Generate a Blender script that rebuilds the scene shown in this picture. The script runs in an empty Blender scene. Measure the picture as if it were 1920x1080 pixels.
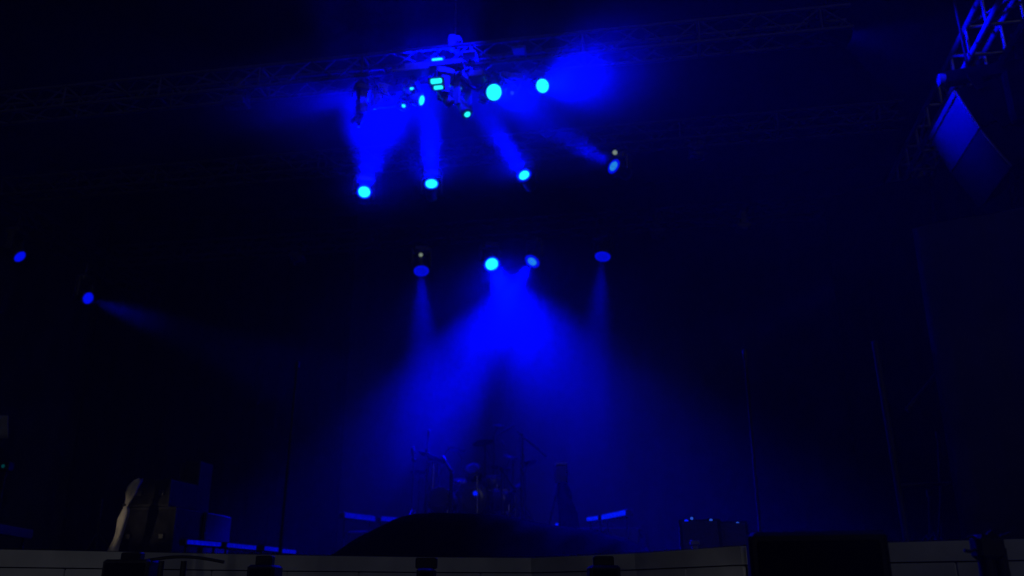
import bpy, math, random
from math import radians, sin, cos, pi, tan, atan, sqrt
from mathutils import Vector, Matrix
random.seed(7)
scn = bpy.context.scene
COL = scn.collection

# ------------------------------------------------------------------ camera
F = 1684.0
TH = atan(586 / F)
AZ = radians(10)
CAMP = Vector((0, 0, 1.55))
cd = bpy.data.cameras.new('camera')
cam = bpy.data.objects.new('camera', cd); COL.objects.link(cam)
cam.location = CAMP
cam.rotation_euler = (pi / 2 + TH, 0, 0)
cd.sensor_width = 36; cd.lens = F / 1920 * 36
cd.clip_start = 0.05; cd.clip_end = 400
cd.dof.use_dof = True; cd.dof.focus_distance = 6.5; cd.dof.aperture_fstop = 1.1
scn.camera = cam

# ------------------------------------------------------------------ world (night sky)
w = bpy.data.worlds.new('World'); scn.world = w; w.use_nodes = True
bgn = w.node_tree.nodes['Background']
bgn.inputs[0].default_value = (0.55, 0.55, 1.0, 1); bgn.inputs[1].default_value = 0.0022

# faint light of the night sky and the dark crowd field, from behind the camera
sl = bpy.data.lights.new('night_light', 'SUN'); sl.energy = 0.06; sl.angle = radians(20); sl.color = (.95, .97, 1)
so = bpy.data.objects.new('night_light', sl); COL.objects.link(so); so.rotation_euler = (radians(68), 0, radians(12))
scn.view_settings.view_transform = 'Standard'; scn.view_settings.look = 'None'
scn.view_settings.exposure = 0; scn.view_settings.gamma = 1
scn.render.engine = 'CYCLES'
cy = scn.cycles
cy.use_denoising = True
cy.max_bounces = 4; cy.diffuse_bounces = 2; cy.glossy_bounces = 2; cy.volume_bounces = 1
cy.transmission_bounces = 2; cy.transparent_max_bounces = 8
cy.sample_clamp_indirect = 3.0
cy.volume_step_rate = 0.33
cy.caustics_reflective = False; cy.caustics_refractive = False
BLUE = (0.0, 0.0007, 1.0)

# ------------------------------------------------------------------ geometry frame of the stage
U = Vector((cos(AZ), -sin(AZ), 0)); V = Vector((sin(AZ), cos(AZ), 0)); Z = Vector((0, 0, 1))
ZD = 1.88
def ray(x, y):
    a = (x - 960) / F; b = (540 - y) / F
    return Vector((a, cos(TH) - b * sin(TH), sin(TH) + b * cos(TH)))
def sz(x, y, z):
    r = ray(x, y); return CAMP + r * ((z - CAMP.z) / r.z)
O = sz(1000, 1045, ZD)
def sv(x, y, v):
    r = ray(x, y); return CAMP + r * ((v - (CAMP - O).dot(V)) / r.dot(V))
def sy(x, y, Y):
    r = ray(x, y); return CAMP + r * (Y / r.y)
def S(u, v, z): 
    p = O + U * u + V * v; return Vector((p.x, p.y, z))
def uv(P): d = P - O; return d.dot(U), d.dot(V)
def aim(x, y, c, sx, sy_):
    """direction whose lens shows the camera a disc squashed to c, beam running to (sx,sy) in the picture"""
    d = ray(x, y).normalized()
    s = Vector((sx, -sin(TH) * -sy_, cos(TH) * -sy_))
    s = (s - d * s.dot(d)).normalized()
    return (-d * c + s * sqrt(max(0, 1 - c * c))).normalized()

# ------------------------------------------------------------------ materials
def mat(name, col, rough=0.6, metal=0.0, spec=0.5, var=0.25, scale=6.0, bump=0.0):
    m = bpy.data.materials.new(name); m.use_nodes = True
    nt = m.node_tree; b = nt.nodes['Principled BSDF']
    tc = nt.nodes.new('ShaderNodeTexCoord')
    nz = nt.nodes.new('ShaderNodeTexNoise'); nz.inputs['Scale'].default_value = scale; nz.inputs['Detail'].default_value = 5
    nt.links.new(tc.outputs['Object'], nz.inputs['Vector'])
    rp = nt.nodes.new('ShaderNodeValToRGB')
    lo = [c * (1 - var) for c in col]; hi = [min(1, c * (1 + var)) for c in col]
    rp.color_ramp.elements[0].color = (*lo, 1); rp.color_ramp.elements[1].color = (*hi, 1)
    rp.color_ramp.elements[0].position = .3; rp.color_ramp.elements[1].position = .7
    nt.links.new(nz.outputs['Fac'], rp.inputs['Fac']); nt.links.new(rp.outputs['Color'], b.inputs['Base Color'])
    b.inputs['Roughness'].default_value = rough; b.inputs['Metallic'].default_value = metal
    b.inputs['Specular IOR Level'].default_value = spec
    if bump:
        bp = nt.nodes.new('ShaderNodeBump'); bp.inputs['Strength'].default_value = bump
        nt.links.new(nz.outputs['Fac'], bp.inputs['Height']); nt.links.new(bp.outputs['Normal'], b.inputs['Normal'])
    return m
def emat(name, col, strength, dots=0):
    m = bpy.data.materials.new(name); m.use_nodes = True
    nt = m.node_tree; nt.nodes.clear()
    e = nt.nodes.new('ShaderNodeEmission'); o = nt.nodes.new('ShaderNodeOutputMaterial')
    e.inputs[0].default_value = (*col, 1); e.inputs[1].default_value = strength
    nt.links.new(e.outputs[0], o.inputs[0])
    if dots:
        tc = nt.nodes.new('ShaderNodeTexCoord')
        vo = nt.nodes.new('ShaderNodeTexVoronoi'); vo.inputs['Scale'].default_value = dots
        nt.links.new(tc.outputs['Object'], vo.inputs['Vector'])
        mr = nt.nodes.new('ShaderNodeMapRange'); mr.inputs[1].default_value = .1; mr.inputs[2].default_value = .6
        mr.inputs[3].default_value = strength * 1.15; mr.inputs[4].default_value = strength * .7
        nt.links.new(vo.outputs['Distance'], mr.inputs[0]); nt.links.new(mr.outputs[0], e.inputs[1])
    return m
M = dict(
    black=mat('black_paint', (.015, .015, .016), .6, 0, .3, .3, 9),
    body=mat('fixture_plastic', (.03, .03, .032), .42, 0, .5, .3, 14),
    alu_lit=mat('lit_truss_aluminium', (.3, .3, .3), .5, .3, .5, .2, 12),  # truss aluminium lightened, the strong light on it put into the colour
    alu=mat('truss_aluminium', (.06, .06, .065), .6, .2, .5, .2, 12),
    dalu=mat('shaded_truss_aluminium', (.025, .025, .026), .7, .1, .3, .25, 12),  # truss aluminium darkened, shade of the unlit rows put into the colour
    cloth=mat('black_cloth', (.006, .006, .0065), 1.0, 0, .0, .35, 5, .3),
    canopy=mat('roof_canvas', (.01, .01, .012), .9, 0, .2, .3, 2, .2),
    backdrop=mat('backdrop_cloth', (.032, .032, .034), .92, 0, .2, .3, 1.5, .2),
    deck=mat('stage_floor', (.02, .02, .02), .6, 0, .4, .4, 3, .1),
    ground=mat('ground_gravel', (.06, .058, .055), .95, 0, .2, .4, 4, .5),
    skirt=mat('grey_skirt', (.30, .31, .34), .7, 0, .4, .35, 1.7, .2),
    case=mat('grey_case', (.018, .018, .019), .8, 0, .2, .6, 7, .2),
    banner=mat('banner_cloth', (.16, .16, .19), .9, 0, .2, .2, 6),
    pale=mat('pale_fabric', (.55, .5, .43), .85, 0, .2, .35, 8, .4),
    chrome=mat('chrome', (.55, .55, .56), .25, 1, .5, .1, 10),
    shell=mat('drum_shell', (.05, .05, .06), .3, 0, .6, .3, 8),
    head=mat('drum_head', (.04, .04, .034), .6, 0, .3, .3, 9),
    brass=mat('cymbal_brass', (.015, .013, .01), .6, .2, .5, .2, 15),
    face_shaded=mat('shaded_speaker_face', (.07, .07, .075), .8, 0, .3, .12, 30, .1),  # darker copy of the speaker face, carrying the lower box's shade
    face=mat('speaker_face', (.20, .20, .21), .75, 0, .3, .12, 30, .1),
    grille=mat('speaker_grille', (.06, .06, .065), .55, .2, .5, .25, 40, .4),
    cab=mat('lit_gear_grey', (.18, .18, .19), .5, 0, .5, .2, 20),  # lighter than the fixture plastic so cluster gear reads as lit
    rubber=mat('cable_rubber', (.012, .012, .012), .7),
    lens=emat('lens_bright', (.018, 1.0, 1.0), 1.25),
    lens_mid=emat('lens_mid', (.02, .30, 1.0), .95, 60),
    lens_dim=emat('lens_dim', (.0, .004, 1.0), .75, 50),
    ring=emat('lens_glow', (.0, .004, 1.0), .8),
    led=emat('led_strip_lit', (.0, .004, 1.0), .45, 22),
    led2=emat('led_strip_bright', (.0, .01, 1.0), .95, 28),
    status=emat('status_led', (.22, .28, .22), .9),
    status_dim=emat('status_led_dim', (.02, .08, .6), .8),
    pin=emat('pin_led', (.0, .01, 1.0), .9),
    teal=emat('teal_led', (.0, .05, .06), .6),
    dark_lens=mat('dark_lens', (.03, .035, .07), .1, 0, .8, .1),
)

# ------------------------------------------------------------------ mesh helpers
class MB:
    def __init__(s): s.v = []; s.f = []; s.sm = []
    def add(s, vs, fs, smooth=False):
        n = len(s.v); s.v += [Vector(p) for p in vs]
        for f in fs: s.f.append([i + n for i in f]); s.sm.append(smooth)
        return s
    def box(s, c, x, y, z, bev=0.0):
        """centre and three half-extent vectors"""
        c = Vector(c); x = Vector(x); y = Vector(y); z = Vector(z)
        if bev <= 0:
            P = [c + x * i + y * j + z * k for i in (-1, 1) for j in (-1, 1) for k in (-1, 1)]
            return s.add(P, [(0, 1, 3, 2), (4, 6, 7, 5), (0, 4, 5, 1), (2, 3, 7, 6), (0, 2, 6, 4), (1, 5, 7, 3)])
        # chamfered on the edges along z
        bx = bev / x.length; by = bev / y.length
        ring = [(1, 1 - by), (1 - bx, 1), (-1 + bx, 1), (-1, 1 - by), (-1, -1 + by), (-1 + bx, -1), (1 - bx, -1), (1, -1 + by)]
        bz = bev / z.length
        P = []
        for k, sc in ((-1, 1 - bx), (-1 + bz, 1), (1 - bz, 1), (1, 1 - bx)):
            for a, b in ring: P.append(c + x * a * sc + y * b * sc + z * k)
        fs = []
        for r in range(3):
            for i in range(8): fs.append((r * 8 + i, r * 8 + (i + 1) % 8, (r + 1) * 8 + (i + 1) % 8, (r + 1) * 8 + i))
        fs.append(tuple(range(7, -1, -1))); fs.append(tuple(range(24, 32)))
        return s.add(P, fs)
    def tube(s, a, b, r, r2=None, n=8):
        return s.rings([(Vector(a), r), (Vector(b), r if r2 is None else r2)], n)
    def rings(s, pr, n=16, axis=None, cap=True, smooth=True):
        P = []; fs = []
        for i, (p, r) in enumerate(pr):
            if axis is not None: d = Vector(axis)
            else:
                q0 = pr[max(0, i - 1)][0]; q1 = pr[min(len(pr) - 1, i + 1)][0]; d = q1 - q0
            d = d.normalized()
            h = Vector((0, 0, 1)) if abs(d.z) < .9 else Vector((1, 0, 0))
            a = d.cross(h).normalized(); b = d.cross(a)
            for k in range(n):
                t = 2 * pi * k / n; P.append(Vector(p) + a * (r * cos(t)) + b * (r * sin(t)))
        for i in range(len(pr) - 1):
            for k in range(n):
                fs.append((i * n + k, i * n + (k + 1) % n, (i + 1) * n + (k + 1) % n, (i + 1) * n + k))
        s.add(P, fs, smooth)
        if cap:
            m = len(pr) - 1
            s.add(P[:n], [tuple(range(n))]); s.add(P[m * n:], [tuple(range(n))])
        return s
    def lathe(s, c, d, prof, n=20):
        c = Vector(c); d = Vector(d).normalized()
        return s.rings([(c + d * h, max(r, 1e-4)) for h, r in prof], n, axis=d)
    def grid(s, fn, nu, nv, smooth=True):
        P = [fn(i / nu, j / nv) for i in range(nu + 1) for j in range(nv + 1)]
        return s.add(P, [(i * (nv + 1) + j, (i + 1) * (nv + 1) + j, (i + 1) * (nv + 1) + j + 1, i * (nv + 1) + j + 1)
                         for i in range(nu) for j in range(nv)], smooth)
    def build(s, name, m, parent=None, solid=0):
        off = Vector((0, 0, 0)); p = parent
        while p is not None: off += p.location; p = p.parent
        if parent is None and s.v:      # origin at the base centre
            xs = [q.x for q in s.v]; ys = [q.y for q in s.v]; zs = [q.z for q in s.v]
            org = Vector(((min(xs) + max(xs)) / 2, (min(ys) + max(ys)) / 2, min(zs)))
        else: org = off
        me = bpy.data.meshes.new(name)
        me.from_pydata([q - org for q in s.v], [], s.f); me.materials.append(M[m] if isinstance(m, str) else m)
        me.polygons.foreach_set('use_smooth', s.sm); me.update()
        o = bpy.data.objects.new(name, me); COL.objects.link(o)
        if parent is None: o.location = org
        else: o.parent = parent
        if solid:
            md = o.modifiers.new('thick', 'SOLIDIFY'); md.thickness = solid
        return o
def tag(o, label=None, cat=None, group=None, kind=None):
    if label: o['label'] = label
    if cat: o['category'] = cat
    if group: o['group'] = group
    if kind: o['kind'] = kind
    return o
def thing(name, loc, label, cat, group=None):
    e = bpy.data.objects.new(name, None); e.empty_display_size = .1; COL.objects.link(e); e.location = loc
    return tag(e, label, cat, group)
def spot(P, d, power, ang, parent=None, blend=.7, r=.07, col=BLUE):
    l = bpy.data.lights.new('lamp', 'SPOT'); l.energy = power; l.spot_size = radians(ang); l.spot_blend = blend
    l.shadow_soft_size = r; l.color = col
    o = bpy.data.objects.new('lamp', l); COL.objects.link(o)
    off = Vector((0, 0, 0))
    if parent is not None: off = parent.location; o.parent = parent
    o.location = Vector(P) - off
    o.rotation_euler = Vector(d).to_track_quat('-Z', 'Y').to_euler()
    return o

# ------------------------------------------------------------------ the setting
g = MB(); g.add([(-45, -25, 0), (45, -25, 0), (45, 60, 0), (-45, 60, 0)], [(0, 1, 2, 3)])
tag(g.build('ground', 'ground'), kind='structure')

edge_px = [(-260, 1022), (0, 1029), (250, 1034), (540, 1040), (800, 1044), (1000, 1045), (1200, 1036), (1400, 1022), (1660, 1016), (1920, 1009), (2150, 1002)]
E_ = [sz(x, y, ZD) for x, y in edge_px]
back = [S(6.8, 11.6, ZD), S(-11.4, 11.6, ZD)]
d = MB(); top = [p.copy() for p in E_] + back
bot = [p - Z * .14 for p in top]; n = len(top)
d.add(top + bot, [tuple(range(n)), tuple(range(2 * n - 1, n - 1, -1))] + [(i, i + n, (i + 1) % n + n, (i + 1) % n) for i in range(n)])
t = d.build('stage_deck', 'deck')
tag(t, kind='structure')

# grey front facing of the stage: panels with seams
sk = thing('stage_skirt', (E_[5].x, E_[5].y, 0), 'dim grey panelled facing along the front of the stage, below the deck edge', 'stage skirt')
for i in range(len(E_) - 1):
    a, b = E_[i], E_[i + 1]; n_ = (b - a).cross(Z).normalized()
    if n_.y > 0: n_ = -n_
    k = 2
    for j in range(k):
        p = a.lerp(b, j / k + .001); q = a.lerp(b, (j + 1) / k - .001)
        m = MB(); c = (p + q) / 2; h = (q - p) / 2
        m.box((c.x + n_.x * .03, c.y + n_.y * .03, (.05 + ZD - .02) / 2 - .06), h, n_ * .012, Z * ((ZD - .16) / 2), .006)
        m.build('panel', 'skirt', sk)
    m = MB(); m.box(((a + b) / 2) + n_ * .035 - Z * .062, (b - a) / 2, n_ * .02, Z * .055); m.build('edge_rail', 'skirt', sk)

# roof canopy
rz = 10.2
r = MB()
r.add([S(-11.2, 1.2, rz), S(6.6, 1.2, rz), S(6.6, 11.8, rz), S(-11.2, 11.8, rz)] + [S(-11.2, 1.2, rz + .06), S(6.6, 1.2, rz + .06), S(6.6, 11.8, rz + .5), S(-11.2, 11.8, rz + .5)],
      [(0, 1, 2, 3), (7, 6, 5, 4), (0, 4, 5, 1), (1, 5, 6, 2), (2, 6, 7, 3), (3, 7, 4, 0)])
tag(r.build('stage_roof', 'canopy'), 'black canvas roof spread over the whole stage above the trusses', 'roof')

def drape(name, u0, v0, u1, v1, z0, z1, label, cat, m='cloth', amp=.07, folds=1.6, group=None):
    L = sqrt((u1 - u0) ** 2 + (v1 - v0) ** 2); nu = max(16, int(L * 14)); nx, ny = -(v1 - v0) / L, (u1 - u0) / L
    ph = random.random() * 6
    def fn(a, b):
        o_ = amp * (sin(a * L * folds * 2 * pi + ph + .6 * sin(b * 3)) + .4 * sin(a * L * folds * 4.7 * pi + ph)) * (.5 + .5 * (1 - b))
        return S(u0 + (u1 - u0) * a + nx * o_, v0 + (v1 - v0) * a + ny * o_, z0 + (z1 - z0) * b)
    mb = MB(); mb.grid(fn, nu, 6); o = mb.build(name, m, solid=.006)
    return tag(o, label, cat, group)
drape('backdrop', -11.2, 10.6, 6.2, 10.6, ZD + .02, 10.25, 'wide black backdrop cloth hanging across the back of the stage behind the drums', 'backdrop', 'backdrop', .05, .8)
drape('side_wall', -11.25, 10.5, -11.25, 1.4, ZD - 1.8, 10.25, 'black cloth wall closing the far left side of the stage', 'cloth wall', 'backdrop', .04, .6, 'cloth walls at the stage ends')
drape('side_wall', 6.7, 1.4, 6.7, 10.5, ZD - 1.8, 10.25, 'black cloth wall closing the far right side of the stage', 'cloth wall', 'backdrop', .04, .6, 'cloth walls at the stage ends')
drape('side_curtain', 3.75, 6.2, 5.2, 5.6, ZD + .02, 7.6, 'black side curtain hanging at the right of the stage, left of the cloth-covered tower', 'curtain', group='side curtains of the stage')
drape('side_curtain', -11.0, 9.3, -5.4, 9.9, ZD + .02, 9.6, 'black side curtain hanging at the left of the stage behind the dim equipment cases', 'curtain', group='side curtains of the stage')

# ------------------------------------------------------------------ trusses
def truss(a, b, s, label, m='alu', group='lighting trusses above the stage', step=None, r=.025, name='lighting_truss', updir=Z, ladder=False):
    a = Vector(a); b = Vector(b); ax = (b - a).normalized(); sd = ax.cross(updir).normalized(); up = sd.cross(ax).normalized()
    t_ = thing(name, a, label, 'truss', group)
    cs = [(1, 1), (1, -1), (-1, -1), (-1, 1)]
    for i, j in cs:
        o_ = sd * (i * s / 2) + up * (j * s / 2); MB().tube(a + o_, b + o_, r).build('chord', m, t_)
    L = (b - a).length; step = step or s * 1.15; n = int(L / step); br = MB()
    for k in range(n):
        for q in range(4):
            if ladder and (q + k) % 3: continue
            c0 = cs[q]; c1 = cs[(q + 1) % 4]
            if k % 2: c0, c1 = c1, c0
            p = a + ax * (L * k / n) + sd * (c0[0] * s / 2) + up * (c0[1] * s / 2)
            p2 = a + ax * (L * (k + 1) / n) + sd * (c1[0] * s / 2) + up * (c1[1] * s / 2)
            br.tube(p, p2, r * .5, n=5)
        if ladder or k % 4 == 0:
            for q in range(4):
                c0 = cs[q]; c1 = cs[(q + 1) % 4]; p = a + ax * (L * k / n)
                br.tube(p + sd * (c0[0] * s / 2) + up * (c0[1] * s / 2), p + sd * (c1[0] * s / 2) + up * (c1[1] * s / 2), r * .6, n=5)
    br.build('bracing', m, t_)
    return t_
ZT = 7.95
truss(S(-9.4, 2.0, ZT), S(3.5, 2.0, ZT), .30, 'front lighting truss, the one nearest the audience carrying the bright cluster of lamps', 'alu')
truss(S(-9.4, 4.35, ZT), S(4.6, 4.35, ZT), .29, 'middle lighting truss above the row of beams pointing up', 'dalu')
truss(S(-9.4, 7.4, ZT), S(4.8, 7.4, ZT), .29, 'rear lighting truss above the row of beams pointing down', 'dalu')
truss(S(5.2, .2, ZT + .05), S(5.2, 10.2, ZT + .05), .40, 'right side truss running front to back, bright blue above the hung speakers', 'alu_lit', r=.034, step=.62, ladder=True)
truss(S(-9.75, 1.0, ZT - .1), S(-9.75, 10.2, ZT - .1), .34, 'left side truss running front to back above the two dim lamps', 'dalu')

# ------------------------------------------------------------------ lamps
SPILL = .07
def moving_head(px, py, v, c, sx, sy_, label, lens='lens', ring=True, R=.105, power=0, ang=15, status=None, ztop=None, blend=.7, aspect=1, lr=None, bodyc='body', group='moving head lamps hung from the trusses', spill=None):
    L = sv(px, py, v); dr = aim(px, py, c, sx, sy_)
    piv = L - dr * .16
    side = dr.cross(Z); side = side.normalized() if side.length > .2 else U.copy()
    fw = side.cross(Z).normalized()
    base = piv + Z * .34
    zt = (ztop or ZT - .17)
    if base.z > zt - .1: base.z = zt - .1
    t_ = thing('stage_light', base, label, 'stage light', group)
    MB().box(base, side * .15, fw * .12, Z * .05, .02).build('base', bodyc, t_)
    MB().tube(base + Z * .05, Vector((base.x, base.y, zt + .02)), .022).build('clamp', bodyc, t_)
    y = MB()
    for s_ in (-1, 1):
        y.box((piv + base) / 2 + side * (s_ * (R + .045)) - Z * .01, side * .016, fw * .055, Z * ((base.z - piv.z) / 2 + .03), .01)
    y.box(base - Z * .062, side * (R + .05), fw * .05, Z * .014)
    y.build('yoke', bodyc, t_)
    h = MB().lathe(L, dr, [(-.33, R * .45), (-.31, R * .8), (-.22, R * .92), (-.08, R * .95), (-.05, R * 1.12), (-.002, R * 1.15), (0, R * 1.05)], 20)
    ho = h.build('head', bodyc, t_)
    if ring: MB().lathe(L, dr, [(.001, R * 1.1), (.006, R * 1.08), (.007, R * .8)], 24).build('lens_glow', 'ring', ho)  # blue halo round the lens, put in as an emissive ring
    if lens: MB().lathe(L, dr, [(.004, (lr or R * .86)), (.012, (lr or R * .86) * .95), (.016, (lr or R * .86) * .5)], 24).build('lens', lens, ho)
    if status:
        dc = (CAMP - base).normalized(); sp = sv(status[0], status[1], v)
        st_ = MB(); st_.lathe(sp, (CAMP - sp), [(-.03, .03), (.0, .034), (.008, .02)], 12); st_.build('status_light', status[2], t_)
        MB().tube(sp - (CAMP - sp).normalized() * .02, Vector((base.x, base.y, base.z)) , .012).build('status_mount', bodyc, t_)
    if power: spot(L + dr * .03, dr, power, ang, t_, blend, R * .8)
    if spill: spot(L + dr * .04, dr, spill[0] * SPILL, spill[1], t_, 1.0, R * .5)
    return t_

# middle row, beams pointing up
moving_head(683, 360, 4.35, .93, .18, -1, 'round cyan lamp shining up, leftmost of four under the middle truss', power=19000, ang=23, blend=.8, spill=(5000, 120))
moving_head(809, 345, 4.35, .74, -.03, -1, 'oval cyan lamp shining straight up, second from left under the middle truss', power=19000, ang=20, blend=.8, spill=(5000, 120))
moving_head(983, 329, 4.35, .74, -.62, -1, 'tilted cyan lamp with its beam slanting up left, third under the middle truss', lr=.082, power=19000, ang=19, blend=.8, spill=(5000, 120))
moving_head(1151, 312, 4.35, .60, -1, -.6, 'dim blue lamp with a short leftward beam and a pale dot above, middle truss', 'lens_mid', lr=.075, power=7000, ang=22, blend=1.0, spill=(900,90), status=(1153, 286, 'status'))
# rear row, beams pointing down
moving_head(790, 508, 7.4, .70, .03, 1, 'dim blue lamp shining down, pale dot above it, leftmost of the rear row', 'lens_dim', R=.125, power=6000, ang=21, blend=1.0, spill=(1200, 70), status=(789, 478, 'status'))
moving_head(922, 495, 7.4, .90, .55, 1, 'brightest round cyan lamp of the rear row, shining down over the drums', R=.135, power=50000, ang=30, blend=1.0, spill=(14000, 95))
moving_head(998, 490, 7.4, .70, -.70, 1, 'tilted blue lamp of the rear row, its beam crossing down to the left', 'lens_mid', R=.13, lr=.085, power=28000, ang=30, blend=1.0, spill=(9000, 95))
moving_head(1130, 481, 7.4, .62, -.08, 1, 'dim flat blue lamp shining down, rightmost of the lit rear row', 'lens_dim', R=.125, power=2800, ang=22, blend=1.0)
# front truss
moving_head(926, 173, 2.0, .93, 1, .15, 'largest bright cyan lamp on the front truss, right of the chain motor', R=.105, ring=False, power=3000, ang=40, lr=.1, blend=1.0, spill=(1800,130))
moving_head(1017, 161, 2.0, .9, 1, -.25, 'bright oval cyan lamp at the right end of the front truss cluster', R=.09, ring=False, power=3600, ang=54, blend=1.0, lr=.085)
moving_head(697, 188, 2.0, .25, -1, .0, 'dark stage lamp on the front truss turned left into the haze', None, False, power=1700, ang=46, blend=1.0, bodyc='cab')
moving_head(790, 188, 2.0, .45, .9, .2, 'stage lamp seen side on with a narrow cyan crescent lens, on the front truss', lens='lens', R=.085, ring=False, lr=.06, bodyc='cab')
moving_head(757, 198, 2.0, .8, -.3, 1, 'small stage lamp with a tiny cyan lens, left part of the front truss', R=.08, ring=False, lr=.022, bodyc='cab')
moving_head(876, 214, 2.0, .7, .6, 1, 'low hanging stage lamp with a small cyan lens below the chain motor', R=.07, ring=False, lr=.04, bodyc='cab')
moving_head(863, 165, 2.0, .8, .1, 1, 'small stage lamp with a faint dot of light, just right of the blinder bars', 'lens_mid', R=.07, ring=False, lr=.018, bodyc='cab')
moving_head(960, 174, 2.0, .9, .1, .3, 'unlit lamp with a small grey dot between the two big cyan lamps', 'status_dim', R=.07, ring=False, lr=.02)
moving_head(667, 232, 2.0, .5, -.6, 1, 'unlit stage lamp with a blue dot, lowest and leftmost on the front truss', 'lens_dim', R=.06, ring=False, lr=.026)
# unlit ones
moving_head(1305, 296, 4.35, .4, -.2, 1, 'unlit stage lamp on the middle truss to the right of the lit row', 'dark_lens', False, status=(1306, 272, 'status_dim'))
moving_head(1237, 428, 7.4, .4, .3, 1, 'unlit stage lamp on the rear truss, just right of the lit row', 'dark_lens', False)
moving_head(1387, 414, 7.4, .4, -.3, 1, 'unlit stage lamp on the rear truss, nearest the right curtain', 'dark_lens', False)
moving_head(562, 492, 7.4, .4, .3, 1, 'unlit stage lamp on the rear truss, far left of the lit row', 'dark_lens', False)
moving_head(440, 190, 2.0, .4, -.3, 1, 'unlit stage lamp alone on the left part of the front truss', 'dark_lens', False)
# left side truss lamps
u1, v1 = uv(sz(37, 481, 7.0)); u2, v2 = uv(sz(165, 559, 7.0))
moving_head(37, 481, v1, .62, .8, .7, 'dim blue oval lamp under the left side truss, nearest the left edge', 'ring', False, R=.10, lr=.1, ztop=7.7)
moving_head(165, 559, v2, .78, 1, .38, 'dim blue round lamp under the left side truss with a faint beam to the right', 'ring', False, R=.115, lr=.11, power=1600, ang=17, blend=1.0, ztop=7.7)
u3, v3 = uv(sz(1692, 488, 7.3))
moving_head(1692, 488, v3, .1, -1, .45, 'dark stage lamp under the right side truss with a faint beam to the left', None, False, power=1500, ang=18, ztop=7.8)

P_ = sv(1560, 62, 2.0); T_ = sv(1800, 130, uv(sz(1793, 167, 7.15))[1] + .1)
t = thing('stage_light', P_, 'added dark wash lamp at the right end of the front truss turned towards the hung speakers', 'stage light', 'moving head lamps hung from the trusses')  # lamp put in to brighten the hung speakers and side truss
P2 = sv(900, -130, .7); T2 = sv(835, 140, 1.9); d2 = (T2 - P2).normalized()
t2 = thing('stage_light', P2, 'added unseen wash lamp above the chain motor, nearer the audience than the front truss', 'stage light', 'moving head lamps hung from the trusses')  # lamp added above the frame to light the truss cluster
MB().lathe(P2, d2, [(-.3, .05), (-.25, .1), (-.02, .12), (0, .11)], 20).build('head', 'body', t2)
MB().tube(P2 - d2 * .15, S(uv(P2)[0], uv(P2)[1], P2.z + .8), .03).build('clamp', 'body', t2)
spot(P2 + d2 * .03, d2, 1500, 40, t2, 1.0, .08)
MB().lathe(P_, T_ - P_, [(-.3, .05), (-.25, .1), (-.02, .12), (0, .11)], 20).build('head', 'cloth', t)
MB().tube(P_ - (T_ - P_).normalized() * .15, S(uv(P_)[0], uv(P_)[1], P_.z + .6), .03).build('clamp', 'cloth', t)
MB().rings([(P_, .105), (P_ + (T_ - P_).normalized() * .2, .12)], 20, cap=False).build('snoot', 'cloth', t)  # tube added to hide the bright blob of this added lamp
spot(P_ + (T_ - P_).normalized() * .03, T_ - P_, 1000, 62, t, .6, .03)

# blinder bars on the front truss
def blinder(px, py, v, w_, h_, label, n=1):
    c = sv(px, py, v); fr = (CAMP - c).normalized(); x = (U * .995 + Z * .0); y = fr.cross(x).normalized(); x = y.cross(fr).normalized()
    t_ = thing('strobe_light', c - y * 0, label, 'strobe light', 'strobe bars on the front truss')
    MB().box(c - fr * .06, x * (w_ * .75), y * (h_ * .8), fr * .045, .012).build('housing', 'cab', t_)
    MB().box(c - fr * .005, x * w_ * .5, y * h_ * .5, fr * .012, .012).build('lamp_tube', 'lens', t_)
    MB().tube(c - fr * .1, c - fr * .1 + Z * .15, .015).build('bracket', 'body', t_)
blinder(820, 113, 1.85, .135, .05, 'short cyan strobe bar, the highest of three stacked left of the chain motor')
blinder(818, 152, 1.5, .135, .06, 'short cyan strobe bar, the middle one of three stacked left of the chain motor')
blinder(822, 164, 1.5, .11, .045, 'short cyan strobe bar, the lowest of three stacked left of the chain motor')
moving_head(837, 163, 2.0, .8, .3, .6, 'small cyan lamp touching the right end of the lowest strobe bar', R=.05, ring=False, lr=.05)
moving_head(735, 165, 2.1, .3, -.6, 1, 'unlit lamp with a lightened, lit-looking body behind the tiny cyan lens of the cluster', 'dark_lens', False, R=.07, bodyc='cab')
moving_head(845, 196, 1.9, .3, .7, 1, 'unlit stage lamp with a lightened, lit-looking slanted body, just above the low hanging one', 'dark_lens', False, R=.06, bodyc='cab')
moving_head(905, 190, 2.2, .4, -.5, 1, 'unlit stage lamp tucked behind the left of the largest cyan lamp', 'dark_lens', False, R=.06, bodyc='cab')
blinder(772, 166, 1.85, .05, .03, 'tiny cyan strobe left of the stacked strobe bars')

# chain motor above the front truss
c = sv(853, 78, 1.9)
t = thing('chain_hoist', c, 'blue lit chain motor hanging above the front truss', 'chain motor')
MB().box(c + U * .0, U * .085, V * .07, Z * .055, .02).box(c - U * .025 - Z * .02, U * .05, V * .075, Z * .1, .02).build('motor_body', 'cab', t)
MB().box(c + U * .02 - Z * .13, U * .03, V * .03, Z * .035, .01).build('hook_block', 'cab', t)
MB().tube(c, S(*uv(c), 10.2), .01).build('chain', 'alu', t)
MB().tube(c - Z * .15, S(uv(c)[0], 2.0, ZT + .1), .01).build('sling', 'black', t)

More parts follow.
